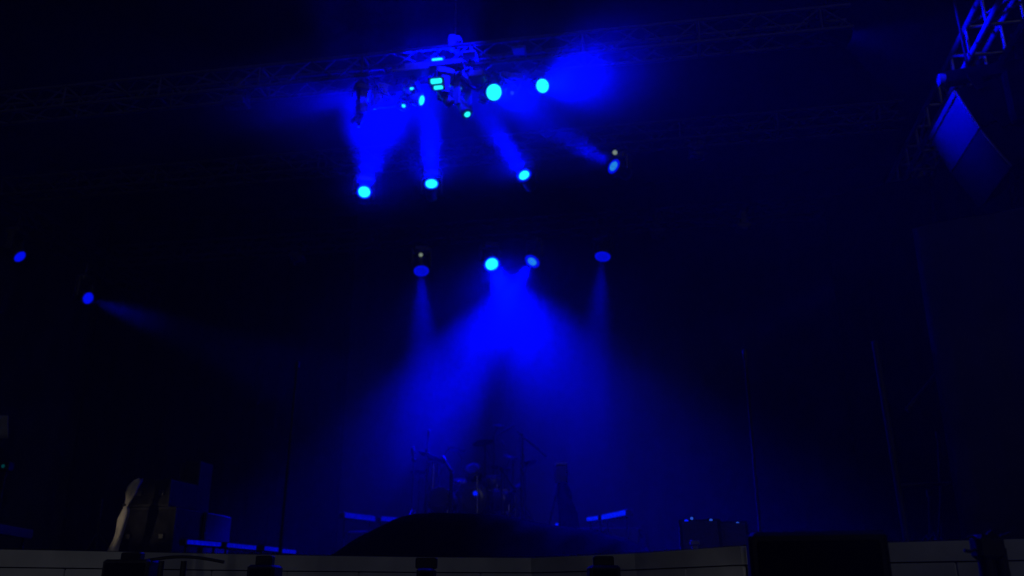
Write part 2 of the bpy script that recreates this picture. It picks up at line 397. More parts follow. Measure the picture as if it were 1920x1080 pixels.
# cable tray and clutter fixed on the front truss
def gear(px, py, v, w_, h_, label, m='cab'):
    c = sv(px, py, v); t_ = thing('rigging_box', c, label, 'truss box', 'dimmer boxes and cable bundles on the front truss')
    MB().box(c, U * w_ / 2, V * .09, Z * h_ / 2, .015).build('case', m, t_)
    for e in (-.3, .3): MB().tube(c + U * w_ * e + V * .09, S(*uv(c + U * w_ * e + V * .2), ZT), .012).build('strap', 'black', t_)
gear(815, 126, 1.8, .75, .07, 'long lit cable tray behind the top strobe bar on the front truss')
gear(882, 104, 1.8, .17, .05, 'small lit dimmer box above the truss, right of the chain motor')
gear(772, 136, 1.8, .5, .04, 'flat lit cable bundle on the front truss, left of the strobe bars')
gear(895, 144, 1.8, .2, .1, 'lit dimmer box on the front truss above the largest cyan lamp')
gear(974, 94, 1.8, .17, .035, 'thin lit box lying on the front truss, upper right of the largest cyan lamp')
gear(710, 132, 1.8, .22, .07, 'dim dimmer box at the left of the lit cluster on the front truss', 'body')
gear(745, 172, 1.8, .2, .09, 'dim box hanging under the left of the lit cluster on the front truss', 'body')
# cables hanging in loops between the lamps
for (x0, y0, x1, y1, sag, lb) in ((700, 150, 770, 145, .25, 'black cable looping under the left of the front truss'), (860, 125, 925, 130, .3, 'black cable looping under the front truss beside the chain motor'), (935, 135, 1010, 120, .2, 'black cable looping between the two big cyan lamps')):
    a = sv(x0, y0, 1.8); b = sv(x1, y1, 1.8); pr = []
    for i in range(13):
        s_ = i / 12; pr.append((a.lerp(b, s_) - Z * (sag * 4 * s_ * (1 - s_)), .012))
    tag(MB().rings(pr, 6).build('cable', 'rubber'), lb, 'cable', 'cables looped under the front truss')

# ------------------------------------------------------------------ hung speakers at the right
def line_array():
    T = sz(1793, 167, 7.15); 
    ub, vb = uv(T)
    L = sv(1740, 262, vb + 1.15)
    L = Vector((*(T + V * ((L - T).dot(V))).xy, 7.15))
    # two picture quads: slide down along b
    w_ = V * ((L - T).length)
    down = (U * .36 - Z * 1.0).normalized()
    nrm = V.cross(down).normalized()
    if nrm.dot(U) > 0: nrm = -nrm
    hb = .56; lab = ['upper hung speaker, brightly lit blue on its front, right of the stage', 'lower hung speaker, its dimmer light put into a darker front, right of the stage']
    return T, w_, down, nrm, hb, lab
T, wv, down, nrm, hb, lab = line_array()
dn = down.copy(); pos = T.copy()
for k in range(2):
    t_ = thing('line_array_speaker', pos + dn * hb + wv / 2, lab[k], 'speaker', 'speakers hung in a column at the right')
    c = pos + wv / 2 + dn * (hb / 2)
    m = MB(); back_ = -nrm * .55
    P = []
    for (a_, b_) in ((0, 0.0), (0, 1), (1, 1), (1, 0)):
        P.append(pos + wv * a_ + dn * (hb * (b_ * .985 + .0075)))
    Q = [p + back_ + (c - p).dot(dn) * dn * .25 for p in P]
    m.add(P + Q, [(0, 1, 2, 3), (7, 6, 5, 4), (0, 4, 5, 1), (1, 5, 6, 2), (2, 6, 7, 3), (3, 7, 4, 0)])
    m.build('cabinet', 'cloth', t_)
    m = MB(); m.box(c + nrm * .016, wv * .497, dn * (hb * .5 - .004), nrm * .014, .01); m.build('grille', ('face', 'face_shaded')[k], t_)
    m = MB(); m.box(pos + wv / 2 + dn * .035 + nrm * .035, wv * .49, dn * .03, nrm * .01) if k == 0 else m.box(pos + wv * .02 + dn * hb * .5 + nrm * .02, wv * .012, dn * hb * .4, nrm * .008)
    m.build('trim', 'alu_lit', t_)
    for e in (.0, 1.0):
        MB().box(pos + wv * e - nrm * .25 + dn * .0, wv.normalized() * .015, dn * .12, nrm * .06).build('rigging_plate', 'cloth', t_)
    pos = pos + dn * hb; ang_ = Matrix.Rotation(radians(7), 3, V); dn = (ang_ @ dn) if (ang_ @ dn).dot(U) > dn.dot(U) else (Matrix.Rotation(radians(-7), 3, V) @ dn)
    nrm = V.cross(dn).normalized(); nrm = -nrm if nrm.dot(U) > 0 else nrm
# bumper bar
vb = uv(T)[1]
b0 = sv(1768, 150, vb + .3); b1 = sv(1960, 118, vb + .3)
t = thing('rigging_bar', b0, 'thick black steel bar carrying the hung speakers, with a blue end cap', 'rigging bar')
MB().box((b0 + b1) / 2, (b1 - b0) / 2, V * .07, Z * .075, .02).build('beam', 'cloth', t)
MB().tube(b0 - U * .05, b0 + U * .02, .075, n=14).build('end_cap', 'cab', t)
MB().tube(b0 + U * .3 + Z * .05, S(uv(b0)[0] + .3, uv(b0)[1], 8.0), .018).build('sling', 'cloth', t)
MB().tube(b1 - U * .3 + Z * .05, S(uv(b1)[0] - .3, uv(b1)[1], 8.0), .018).build('sling', 'cloth', t)
tag(MB().tube(sv(1785, -20, vb - .2), sv(1812, 112, vb + .1), .016).build('steel_cable', 'dalu'), 'thin steel cable running up out of the picture beside the bright side truss', 'cable')
# black cabinet mass behind, to the right of the hung speakers
t = thing('speaker_frame', sv(1885, 200, vb), 'black steel frame and cases beside the hung speakers at the right edge', 'frame')
MB().box(sv(1912, 215, vb + .4), U * .28, V * .5, Z * .34, .03).build('case', 'cloth', t)
MB().tube(sv(1880, 150, vb + .4), sv(1905, 420, vb + .4), .03).build('upright', 'cloth', t)
MB().tube(sv(1935, 150, vb), sv(1960, 430, vb), .03).build('upright', 'cloth', t)

# ------------------------------------------------------------------ right tower: leg, brace, cloth
def post(x0, y0, x1, v, r_, name, label, cat, m='dalu'):
    p = sv(x0, y0, v); u_, _ = uv(sv(x1, 1015, v)); 
    return tag(MB().tube(S(uv(p)[0], v, ZD), S(uv(p)[0], v, p.z), r_, n=12).build(name, m), label, cat)
tv = 2.6
P0 = sv(1640, 640, tv); P1 = sv(1700, 1005, tv)
t = thing('roof_tower', S(uv(P1)[0], tv, ZD), 'slim roof tower leg with a slanting brace, right of the black side curtain', 'tower')
MB().tube(S(uv(P1)[0], tv, ZD), S(uv(P0)[0], tv, P0.z), .035, n=12).build('leg', 'black', t)
MB().tube(sv(1700, 770, tv), sv(1850, 590, tv), .03, n=10).build('brace', 'black', t)
MB().tube(sv(1812, 1010, tv + .4), sv(1745, 560, tv + .4), .04, n=12).build('leg', 'black', t)
MB().tube(sv(1690, 910, tv + .1), sv(1800, 906, tv + .1), .02, n=8).build('crossbar', 'dalu', t)
MB().box(S(uv(P1)[0], tv, ZD + .03), U * .18, V * .18, Z * .025).build('base_plate', 'dalu', t)
uc0 = uv(sv(1800, 1000, 2.2))[0]
drape('tower_cloth', uc0, 2.2, uc0 + 2.6, 1.2, ZD + .02, 5.4, 'dark cloth wrapped on the side tower at the right edge, below the hung speakers', 'cloth', 'backdrop', .05, 1.1)
# stands inside the tower opening
def stand(px, ytop, v, label, cat='stand', yb=1003, lean=0, tip=None, legs=True, r_=.014, name='stand', m='black', group=None, z0=ZD):
    p = sv(px, yb, v); u_, _ = uv(p); b = S(u_, v, z0); tp = sv(px + lean, ytop, v)
    t_ = thing(name, b, label, cat, group)
    MB().tube(b + Z * .1, tp, r_, n=8).build('pole', m, t_)
    if legs:
        for k in range(3):
            a_ = k * 2 * pi / 3 + .4
            MB().tube(b + Z * .35, b + Vector((cos(a_) * .3, sin(a_) * .3, .01)), .01, n=6).build('leg', m, t_)
    else: MB().lathe(b, Z, [(0, .15), (.02, .15), (.03, .03), (.12, .02)], 16).build('base', m, t_)
    if tip == 'mic':
        MB().lathe(tp, (tp - b), [(-.02, .012), (.08, .016), (.13, .026), (.17, .024), (.185, .01)], 12).build('microphone', 'body', t_)
    if tip == 'clip':
        MB().box(tp + Z * .03, U * .022, V * .02, Z * .04, .008).build('clip', 'body', t_)
    return t_
stand(1762, 820, 3.2, 'thin blue lit stand with a clip, inside the opening of the right tower', tip='clip', m='dalu', lean=-3)
stand(1738, 930, 3.4, 'short stand with a blue lit shaft, low in the opening of the right tower', tip='clip', m='dalu', lean=4)
stand(1752, 935, 3.0, 'slanting short stand, between the two other stands in the right tower opening', tip=None, m='dalu', lean=12)

# tall thin stands either side of the stage front
stand(1426, 690, 1.2, 'tall slim stand with a blue lit tip, behind the big black bass speaker', lean=-27, tip='mic', r_=.014, legs=False, name='tall_stand')
stand(527, 690, 1.2, 'tall slim black stand left of the drums rising beside the blue light bars', lean=30, tip='clip', r_=.014, legs=False, name='tall_stand')
stand(183, 935, 1.4, 'short thin stand dimly lit blue, left of the pale tied curtain', lean=8, tip=None, r_=.014, m='dalu')

# ------------------------------------------------------------------ drum riser and mound
rzt = 2.62
a = sz(560, 978, rzt); 
r = MB(); rv = 5.2
c = S((uv(sv(700, 980, rv))[0] + uv(sv(1190, 980, rv))[0]) / 2, rv + 1.6, (ZD + rzt) / 2)
hw = (uv(sv(1190, 980, rv))[0] - uv(sv(640, 980, rv))[0]) / 2; c = S(uv(sv(915, 980, rv))[0], rv + 1.6, (ZD + 2.5) / 2)
t = thing('drum_riser', S(*uv(c), ZD), 'low black platform carrying the drum kit in the middle of the stage', 'drum riser')
MB().box(c, U * hw, V * 1.5, Z * ((2.5 - ZD) / 2), .02).build('platform', 'deck', t)
RZ = 2.5
mv = 2.6
cL = uv(sv(660, 1000, mv))[0]; cR = uv(sv(1215, 1000, mv))[0]
prof = [(650, 1040), (680, 1012), (710, 992), (745, 976), (780, 966), (820, 963), (880, 964), (940, 968), (990, 976), (1040, 986), (1090, 993), (1140, 1003), (1190, 1017), (1225, 1036)]
def mound(a_, b_):
    x = 650 + (1225 - 650) * a_
    y = 1045
    for (x0, y0), (x1, y1) in zip(prof[:-1], prof[1:]):
        if x0 <= x <= x1: y = y0 + (y1 - y0) * (x - x0) / (x1 - x0)
    zt = max(ZD + .01, sv(x, y, mv).z); th = (b_ - .5) * 2
    prof_h = max(0, 1 - abs(th) ** 2.6)
    wob = .03 * sin(a_ * 23 + th * 4) + .02 * sin(a_ * 51 - th * 7)
    u_ = uv(sv(x, y, mv))[0]
    return S(u_, mv + th * .75 + wob, ZD + .005 + (zt - ZD) * prof_h)
mb = MB(); mb.grid(mound, 60, 22)
tag(mb.build('covered_gear', 'cloth', solid=.01), 'wide low black cloth-covered mound at the stage front, hiding the feet of the drum kit', 'covered gear')

# ------------------------------------------------------------------ drum kit
dv = 6.3
def dpos(px, v=dv): return uv(sv(px, 960, v))[0]
def cymbal(px, py, v, R_, tilt, label, boom=None):
    p = sv(px, py, v); u_, _ = uv(p); bx = u_ if boom is None else dpos(boom, v)
    b = S(bx, v + .05, RZ); t_ = thing('cymbal_stand', b, label, 'cymbal', 'cymbals of the drum kit')
    ax = (Z + U * tilt[0] + V * tilt[1]).normalized()
    MB().lathe(p, ax, [(-.012, R_), (-.008, R_), (0, R_ * .3), (.018, R_ * .12), (.022, .004)], 28).build('cymbal', 'brass', t_)
    s_ = MB(); hub = Vector((b.x, b.y, p.z + (0 if boom is None else -.12)))
    s_.tube(b + Z * .15, hub, .011)
    if boom is not None: s_.tube(hub, p - ax * .01, .009)
    s_.tube(p - ax * .03, p + ax * .04, .006); s_.build('pole', 'chrome' if v < 6.2 else 'black', t_)
    for k in range(3):
        a_ = k * 2.1 + px; MB().tube(b + Z * .4, b + Vector((cos(a_) * .28, sin(a_) * .28, .01)), .01, n=6).build('leg', 'black', t_)
cymbal(812, 857, 6.0, .25, (.38, .12), 'large dark cymbal tilted down to the right, far left of the drum kit')
cymbal(935, 797, 6.6, .10, (.1, -.3), 'small highest cymbal above the middle of the drum kit', boom=925)
cymbal(905, 829, 6.7, .17, (-.2, .1), 'mid height cymbal left of the highest one in the drum kit', boom=908)
cymbal(965, 914, 5.9, .17, (-.75, -.5), 'steeply tilted blue lit cymbal at the right of the drum kit, low down')
cymbal(938, 876, 6.5, .17, (.1, .1), 'flat dark cymbal in the right half of the drum kit', boom=945)
cymbal(856, 842, 6.8, .16, (.15, .1), 'dark cymbal on a thin stand, between the large tilted one and the middle ones', boom=862)
cymbal(785, 884, 6.4, .15, (-.1, .1), 'pair of small dark hi-hat cymbals at the far left of the drum kit')
cymbal(990, 868, 6.2, .15, (-.3, .1), 'dark cymbal just right of the tall boom stand in the drum kit', boom=984)
cymbal(958, 856, 6.6, .13, (.3, -.4), 'small cymbal just left of the tall boom stand in the drum kit', boom=950)
def drum(px, py, v, R_, h_, ax, label, name, m_head='head'):
    p = sv(px, py, v); ax = Vector(ax).normalized(); t_ = thing(name, S(*uv(p), RZ), label, 'drum', 'drums of the kit')
    MB().lathe(p, ax, [(-h_ / 2, R_ * .97), (-h_ / 2, R_), (h_ / 2, R_), (h_ / 2, R_ * .97)], 28).build('shell', 'shell', t_)
    MB().lathe(p, ax, [(h_ / 2 - .005, R_ * .98), (h_ / 2 + .004, R_ * .97), (h_ / 2 + .006, R_ * .5)], 28).build('drum_head', m_head, t_)
    for e in (1, -1): MB().rings([(p + ax * (e * (h_ / 2 - .02)), R_ * 1.03), (p + ax * (e * (h_ / 2 + .01)), R_ * 1.03)], 28, cap=False).build('hoop', 'chrome', t_)
    for k in range(8):
        a_ = k * pi / 4; s1 = ax.cross(Vector((.3, .2, 1))).normalized(); s2 = ax.cross(s1)
        o_ = (s1 * cos(a_) + s2 * sin(a_)) * (R_ * 1.03); MB().tube(p + o_ - ax * (h_ / 2 - .01), p + o_ + ax * (h_ / 2 - .01), .005, n=5).build('lug', 'chrome', t_)
    if name != 'bass_drum':
        for k in range(3):
            a_ = k * 2.1 + 1; e = Vector((cos(a_), sin(a_), 0)) * (R_ * .9)
            MB().tube(p + e, Vector((p.x + e.x * 1.25, p.y + e.y * 1.25, RZ)), .009, n=6).build('leg', 'chrome', t_)
    return t_
toC = (CAMP - sv(890, 925, dv)).normalized()
drum(888, 938, 6.2, .25, .40, -V + Z * .02, 'bass drum facing the audience in the middle of the drum kit', 'bass_drum', 'shell')
drum(830, 940, 5.7, .19, .36, (-V + Z * .02), 'dim grey floor drum standing left of the bass drum', 'floor_tom')
drum(888, 886, 6.1, .135, .18, (-V * .85 + Z * .5), 'small pale-headed tom mounted above the bass drum', 'rack_tom')
drum(925, 905, 6.3, .13, .2, (-V * .2 + Z * .9), 'dark tom right of the pale-headed one in the drum kit', 'rack_tom', 'shell')
drum(866, 908, 6.4, .15, .14, (-V * .3 + Z * .9), 'shallow snare drum between the grey floor drum and the bass drum', 'snare_drum', 'shell')
drum(944, 940, 6.2, .19, .34, (-V * .1 + Z), 'dark floor tom at the right of the bass drum', 'floor_tom', 'shell')
p = sv(891, 925, 5.95)
tag(MB().lathe(p, CAMP - p, [(-.03, .03), (0, .036), (.006, .02)], 14).build('clip_light', 'pin'), 'single bright blue clip lamp on the front of the bass drum', 'lamp')
def boom_stand(px, ytop, v, bx, by, label, mic=True, rr=.013):
    b = S(dpos(px, v), v, RZ); tp = sv(px, ytop, v); tp = Vector((b.x, b.y, tp.z))
    t_ = thing('microphone_stand', b, label, 'microphone stand', 'microphone stands around the drum kit')
    MB().tube(b + Z * .1, tp, rr).build('pole', 'black', t_)
    MB().tube(tp - (sv(bx, by, v) - tp) * .25, sv(bx, by, v), rr * .75).build('boom', 'black', t_)
    q = sv(bx, by, v); MB().lathe(q, q - tp, [(-.04, .012), (.05, .022), (.12, .026), (.14, .01)], 10).build('microphone', 'black', t_)
    MB().lathe(tp, V, [(-.03, .03), (.03, .03)], 10).build('clutch', 'black', t_)
    for k in range(3):
        a_ = k * 2.1 + .3; MB().tube(b + Z * .3, b + Vector((cos(a_) * .3, sin(a_) * .3, .01)), .009, n=6).build('leg', 'black', t_)
boom_stand(979, 816, 5.6, 1013, 845, 'tallest black boom microphone stand, at the right of the drum kit', rr=.03)
boom_stand(797, 845, 5.8, 803, 822, 'black boom microphone stand at the far left of the drum kit', rr=.017)
boom_stand(772, 862, 5.4, 775, 855, 'short pale-tipped microphone stand left of the large dark cymbal', rr=.009)
boom_stand(845, 885, 5.5, 838, 870, 'thick dark microphone stand in front of the snare drum', rr=.03)
boom_stand(908, 835, 6.8, 930, 880, 'boom microphone stand behind the bass drum', rr=.012)
boom_stand(940, 880, 5.6, 957, 905, 'low boom microphone stand in front of the dark floor tom', rr=.011)
boom_stand(820, 872, 6.6, 835, 850, 'slim boom microphone stand behind the dim grey floor drum', rr=.016)
boom_stand(925, 820, 7.0, 950, 806, 'high boom microphone stand behind the middle of the drum kit', rr=.018)
boom_stand(962, 862, 6.7, 948, 840, 'boom microphone stand behind the dark floor tom', rr=.018)
p = S(dpos(905, 6.9), 6.9, RZ)
t = thing('drum_stool', p, 'round black drum stool behind the drum kit', 'stool')
MB().lathe(p + Z * .5, Z, [(0, .16), (.05, .18), (.08, .15), (.09, .05)], 20).build('seat', 'black', t)
for k in range(3):
    a_ = k * 2.1; MB().tube(p + Z * .45, p + Vector((cos(a_) * .22, sin(a_) * .22, .01)), .012, n=6).build('leg', 'chrome', t)

# tripod with a small box, right of the drums
tv2 = 4.6; zb = ZD
p = S(*uv(sv(1056, 985, tv2)), ZD); hp = sv(1053, 889, tv2)
t = thing('tripod_stand', S(*uv(hp), ZD), 'black tripod stand holding a small box lamp, between the drums and the right light bars', 'tripod')
MB().box(hp, U * .085, V * .08, Z * .12, .015).build('box_head', 'body', t)
MB().box(hp + Z * .13, U * .08, V * .08, Z * .012).build('lid', 'cab', t)
MB().tube(hp - Z * .1, sv(1052, 925, tv2), .06, n=10).build('column', 'black', t)
MB().tube(sv(1046, 912, tv2), Vector((*sv(1008, 985, tv2 + .1).xy, ZD + .01)), .016).build('leg', 'black', t)
MB().tube(sv(1056, 905, tv2), Vector((*sv(1082, 985, tv2 - .1).xy, ZD + .01)), .02).build('leg', 'black', t)
MB().tube(sv(1052, 912, tv2), Vector((*sv(1048, 985, tv2 + .5).xy, ZD + .01)), .016).build('leg', 'black', t)
m = MB(); m.rings([(sv(1054, 908, tv2), .07), (sv(1057, 925, tv2), .105), (sv(1060, 945, tv2), .10), (sv(1065, 965, tv2), .13), (sv(1067, 990, tv2), .14)], 14); m.build('cloth_wrap', 'cloth', t)

# ------------------------------------------------------------------ LED light bars
def bar(x0, y0, x1, y1, z, label, m='led', h=.028, dd=None, feet=ZD):
    a = sz(x0, y0, z); b = sz(x1, y1, z)
    if (b - a).length > 1.2: b = sv(x1, y1, uv(a)[1] + .25 * (1 if y1 > y0 else -1))
    ax = (b - a).normalized(); nn = ax.cross(Z).normalized(); nn = -nn if nn.y > 0 else nn; c = (a + b) / 2; hl = (b - a) / 2
    t_ = thing('light_bar', Vector((c.x, c.y, min(c.z, feet))), label, 'light bar', 'blue light bars standing on the stage')
    MB().box(c - nn * .05, hl * 1.02, nn * .045, Z * (h + .012), .008).build('housing', 'body', t_)
    MB().box(c + nn * .002, hl * .97, nn * .008, Z * h, .006).build('led_strip', m, t_)
    for e in (-.8, .8):
        q = c + hl * e - nn * .05; MB().tube(Vector((q.x, q.y, feet)), q, .012, n=6).build('foot', 'black', t_)
bar(350, 1016, 415, 1021, 2.06, 'dim blue light bar, first from the left along the stage front', h=.019)
bar(425, 1022, 488, 1028, 2.06, 'dim blue light bar, second from the left along the stage front', h=.019)
bar(496, 1028, 524, 1031, 2.04, 'short dim blue light bar at the foot of the left tall stand', h=.019)
bar(529, 1033, 555, 1035, 2.04, 'short dim blue light bar, last of the front row towards the drums', h=.019)
bar(646, 966, 704, 973, RZ + .12, 'blue light bar on the outer left of the drum riser', 'led', .03, feet=ZD)
bar(714, 973, 746, 975, RZ + .12, 'shorter blue light bar disappearing behind the black mound, left of the drums', 'led', .026, feet=ZD)
bar(1128, 970, 1173, 961, RZ + .1, 'brightest blue light bar, rightmost of the drum riser', 'led2', .030, feet=ZD)
bar(1100, 974, 1121, 971, RZ + .1, 'short bright blue light bar left of the brightest one', 'led2', .024, feet=ZD)
bar(1064, 981, 1075, 980, RZ + .03, 'stub of a bright blue light bar at the right foot of the tripod', 'led2', .03, feet=ZD)
bar(1041, 985, 1054, 985, RZ, 'stub of a bright blue light bar at the left foot of the tripod', 'led2', .028, feet=ZD)
bar(-30, 990, 40, 1002, 2.1, 'very dim blue light bar at the left edge of the picture', 'dim_led' if 'dim_led' in M else 'led', .025)

# ------------------------------------------------------------------ floor monitors right
def wedge(px, yt, yb, v, w_, label, leds, group='floor monitors at the stage front'):
    a = sv(px, yt, v); u_, _ = uv(a); h_ = a.z - ZD; t_ = thing('floor_monitor', S(u_, v, ZD), label, 'floor monitor', group)
    m = MB(); P = []
    for s_ in (-1, 1):
        for (dv_, z_) in ((-.22, 0), (-.25, .06), (-.02, h_), (.2, h_ * .9), (.22, 0)): P.append(S(u_ + s_ * w_ / 2, v + dv_, ZD + .004 + z_))
    m.add(P, [(0, 1, 2, 3, 4), (9, 8, 7, 6, 5)] + [(i, i + 5, (i + 1) % 5 + 5, (i + 1) % 5) for i in range(5)]); m.build('cabinet', 'black', t_)
    m = MB(); m.add([S(u_ + s_ * w_ * .42, v + a_, ZD + z_) for s_, a_, z_ in ((-1, -.262, .08), (1, -.262, .08), (1, -.06, h_ * .96), (-1, -.06, h_ * .96))], [(0, 1, 2, 3)])
    m.build('grille', 'grille', t_, solid=.008)
    for (x, y, r_) in leds:
        q = sv(x, y, v - .03); MB().lathe(q, CAMP - q, [(-.02, r_), (0, r_), (.006, r_ * .6)], 10).build('indicator', 'pin' if r_ > .018 else 'status_dim', t_)
wedge(1311, 975, 1035, .9, .36, 'black floor monitor with two blue dots on its left shoulder, right front of the stage', [(1287, 978, .021), (1297, 972, .014), (1333, 976, .016)])
wedge(1368, 979, 1035, 1.0, .3, 'black floor monitor with one blue dot, next to the tall right stand', [(1383, 982, .017)])
p = sv(1303, 1022, .3); u_, _ = uv(p)
t = thing('pedal_box', S(u_, .3, ZD), 'small blue lit box on the deck edge in front of the floor monitors', 'box')
MB().box(S(u_, .3, ZD + .115), U * .038, V * .05, Z * .018, .006).build('lid', 'led_dim' if 'led_dim' in M else 'cab', t)
MB().box(S(u_, .3, ZD + .05), U * .025, V * .04, Z * .046, .005).build('case', 'cab', t)

# ------------------------------------------------------------------ left wing: pale tied curtain, cases
cv = 1.0
def gather():
    pts = [(262, 899, .03), (256, 904, .055), (250, 912, .062), (246, 924, .06), (242, 936, .042), (238, 945, .022), (236, 950, .024), (236, 957, .042), (232, 970, .052), (227, 990, .046), (221, 1010, .044), (213, 1030, .055), (207, 1052, .07)]
    m = MB(); n = 18; P = []
    for i, (x, y, r_) in enumerate(pts):
        c = sv(x, y, cv); 
        for k in range(n):
            a_ = 2 * pi * k / n; rr = r_ * (1 + .22 * sin(a_ * 4 + i * .6) + .12 * sin(a_ * 9 - i)); P.append(c + U * (rr * cos(a_) * .85) + V * (rr * sin(a_) * .7) + Z * .015 * sin(a_ * 3))
    fs = [(i * n + k, i * n + (k + 1) % n, (i + 1) * n + (k + 1) % n, (i + 1) * n + k) for i in range(len(pts) - 1) for k in range(n)]
    fs += [tuple(range(n)), tuple(range(len(pts) * n - n, len(pts) * n))]
    m.add(P, fs, True)
    t_ = thing('tied_curtain', sv(213, 1030, cv), 'pale curtain gathered and tied in at its middle, at the left of the stage', 'curtain')
    m.build('fabric', 'pale', t_)
    c = sv(234, 947, cv); MB().rings([(c - Z * .01, .027), (c + Z * .01, .027)], 14, axis=Z).build('tie', 'brass', t_)
gather()
def flight(px, yt, v, w_, z0, label, m='case', dd=.3):
    a = sv(px, yt, v); u_, _ = uv(a); h_ = a.z - z0; t_ = thing('flight_case', S(u_, v, z0), label, 'flight case', 'equipment cases stacked at the left wing')
    c = S(u_, v, z0 + h_ / 2)
    MB().box(c, U * w_ / 2, V * dd, Z * (h_ / 2 - .004), .01).build('case_body', m, t_)
    e = MB()
    for i in (-1, 1):
        for j in (-1, 1):
            e.box(c + U * (i * w_ / 2) - V * dd + Z * 0, U * .012, V * .012, Z * (h_ / 2)) if j > 0 else e.box(c + Z * (i * (h_ / 2 - .014)) - V * dd, U * (w_ / 2 - .014), V * .011, Z * .012)
    e.build('edge_trim', 'dalu', t_)
    for s_ in (-.5, .5): MB().box(c + U * (s_ * w_ * .6) - V * (dd + .012), U * .03, V * .008, Z * .025, .006).build('latch', 'body', t_)
    return a.z
z1 = flight(308, 956, 1.6, .62, ZD, 'grey lower equipment case right of the pale tied curtain')
flight(315, 905, 1.6, .42, z1 + .003, 'grey equipment case on top of the lower one, right of the pale tied curtain')
z1 = flight(385, 965, 2.2, .35, ZD, 'narrow dark case standing right of the stacked grey cases', 'body')
flight(372, 868, 2.2, .22, z1 + .003, 'small dark case high on top of the narrow one, topmost at the left wing', 'case', .15)
p = sv(-5, 800, 1.2)
t = thing('banner', S(*uv(p), ZD), 'dim grey cloth banner at the extreme left edge', 'banner')
MB().grid(lambda a, b: sv(-30 + 44 * a - 8 * b * 0, 822 - 44 * b, 1.2) + V * .02 * sin(a * 9), 8, 4).build('cloth', 'banner', t, solid=.004)
MB().tube(S(*uv(sv(-12, 800, 1.25)), ZD), sv(-12, 775, 1.25), .015).build('pole', 'black', t)
p = sv(6, 874, 1.2)
t = thing('indicator_box', p - Z * .05, 'small black box with a faint teal light at the left edge', 'box')
MB().box(p + V * .05, U * .06, V * .045, Z * .05, .01).build('case', 'black', t)
MB().lathe(p, -V, [(-.0, .02), (.008, .018), (.01, .01)], 12).build('indicator', 'teal', t)
MB().tube(p + V * .05 - Z * .04, S(*uv(p + V * .05), ZD), .014).build('pole', 'black', t)

# ------------------------------------------------------------------ in front of the stage
def sub():
    Y = 4.7
    a = sy(1402, 1001, Y + .0); b = sy(1662, 987, Y - .15); ax = (b - a); ax.z = 0; axn = ax.normalized(); bk = Z.cross(axn).normalized(); bk = bk if bk.y > 0 else -bk
    zt = (a.z + b.z) / 2; w_ = ax.length
    lab = ['tall black bass speaker in front of the stage, lower of the stacked pair', 'wide black bass speaker top in front of the stage, hiding the grey facing']
    for k, (z0, z1_) in enumerate(((.0, .93), (.935, zt))):
        c = (a + b) / 2 + bk * .35; c.z = (z0 + z1_) / 2
        t_ = thing('bass_speaker', Vector((c.x, c.y, z0)), lab[k], 'speaker', 'bass speakers stacked in front of the stage')
        MB().box(c, axn * (w_ / 2), bk * .35, Z * ((z1_ - z0) / 2 - .004), .02).build('cabinet', 'black', t_)
        MB().box(c - bk * .356, axn * (w_ / 2 - .04), bk * .01, Z * ((z1_ - z0) / 2 - .05), .01).build('grille', 'cloth', t_)
        for s_ in (-1, 1): MB().box(c + axn * (s_ * (w_ / 2 + .004)), axn * .006, bk * .08, Z * .04, .005).build('handle', 'rubber', t_)
sub()
def front_fill(px, yt, w_px, y2, w2, label):
    Y = 6.4 if px < 1000 else 6.2
    Y = min(Y, sz(px, 1040, ZD).y - .35)
    p = sy(px, yt, Y); q = sy(px, y2, Y - .05); k = Y / F
    t_ = thing('front_fill_speaker', Vector((p.x, p.y, 0)), label, 'speaker', 'small black speakers on posts along the stage front')
    MB().box(Vector((p.x, p.y, (q.z + p.z) / 2)), Vector((w_px * k / 2, 0, 0)), Vector((0, .04, 0)), Z * ((p.z - q.z) / 2), .008).build('bracket', 'black', t_)
    MB().box(Vector((q.x, q.y, q.z - .16)), Vector((w2 * k / 2, 0, 0)), Vector((0, .12, 0)), Z * .16, .015).build('cabinet', 'black', t_)
    MB().box(Vector((q.x, q.y - .125, q.z - .16)), Vector((w2 * k / 2 - .02, 0, 0)), Vector((0, .008, 0)), Z * .135, .008).build('grille', 'cloth', t_)
    MB().tube((q.x, q.y, 0), (q.x, q.y, q.z - .3), .03, n=10).build('post', 'black', t_)
    MB().lathe((q.x, q.y, 0), Z, [(0, .22), (.02, .22), (.03, .04)], 18).build('base', 'black', t_)
front_fill(250, 1036, 36, 1050, 82, 'small black speaker on a post, leftmost along the grey stage facing')
front_fill(498, 1042, 30, 1060, 48, 'small black speaker on a post, below the blue light bars at the stage front')
front_fill(1131, 1043, 36, 1061, 54, 'small black speaker on a post, left of the big black bass speaker')
front_fill(800, 1046, 38, 1066, 30, 'narrow dark bracket and speaker in the middle of the grey facing')
# arching cable left
pr = [(sy(270 + 150 * i / 14, 1052 - 9 * sin(pi * i / 14) + (i / 14) * 2, 6.3), .012) for i in range(15)]
tag(MB().rings(pr, 6).build('cable', 'rubber'), 'black cable arching along the grey facing beside the leftmost small speaker', 'cable')
for x in (303, 345):
    p = sy(x, 1052, 6.32); tag(MB().tube((p.x, p.y, 0), p, .02).lathe((p.x, p.y, 0), Z, [(0, .12), (.015, .12), (.02, .02)]).build('barrier_post', 'black'), 'thin black post under the arching cable, %s of two' % ('left' if x < 320 else 'right'), 'post', 'thin posts under the cable')
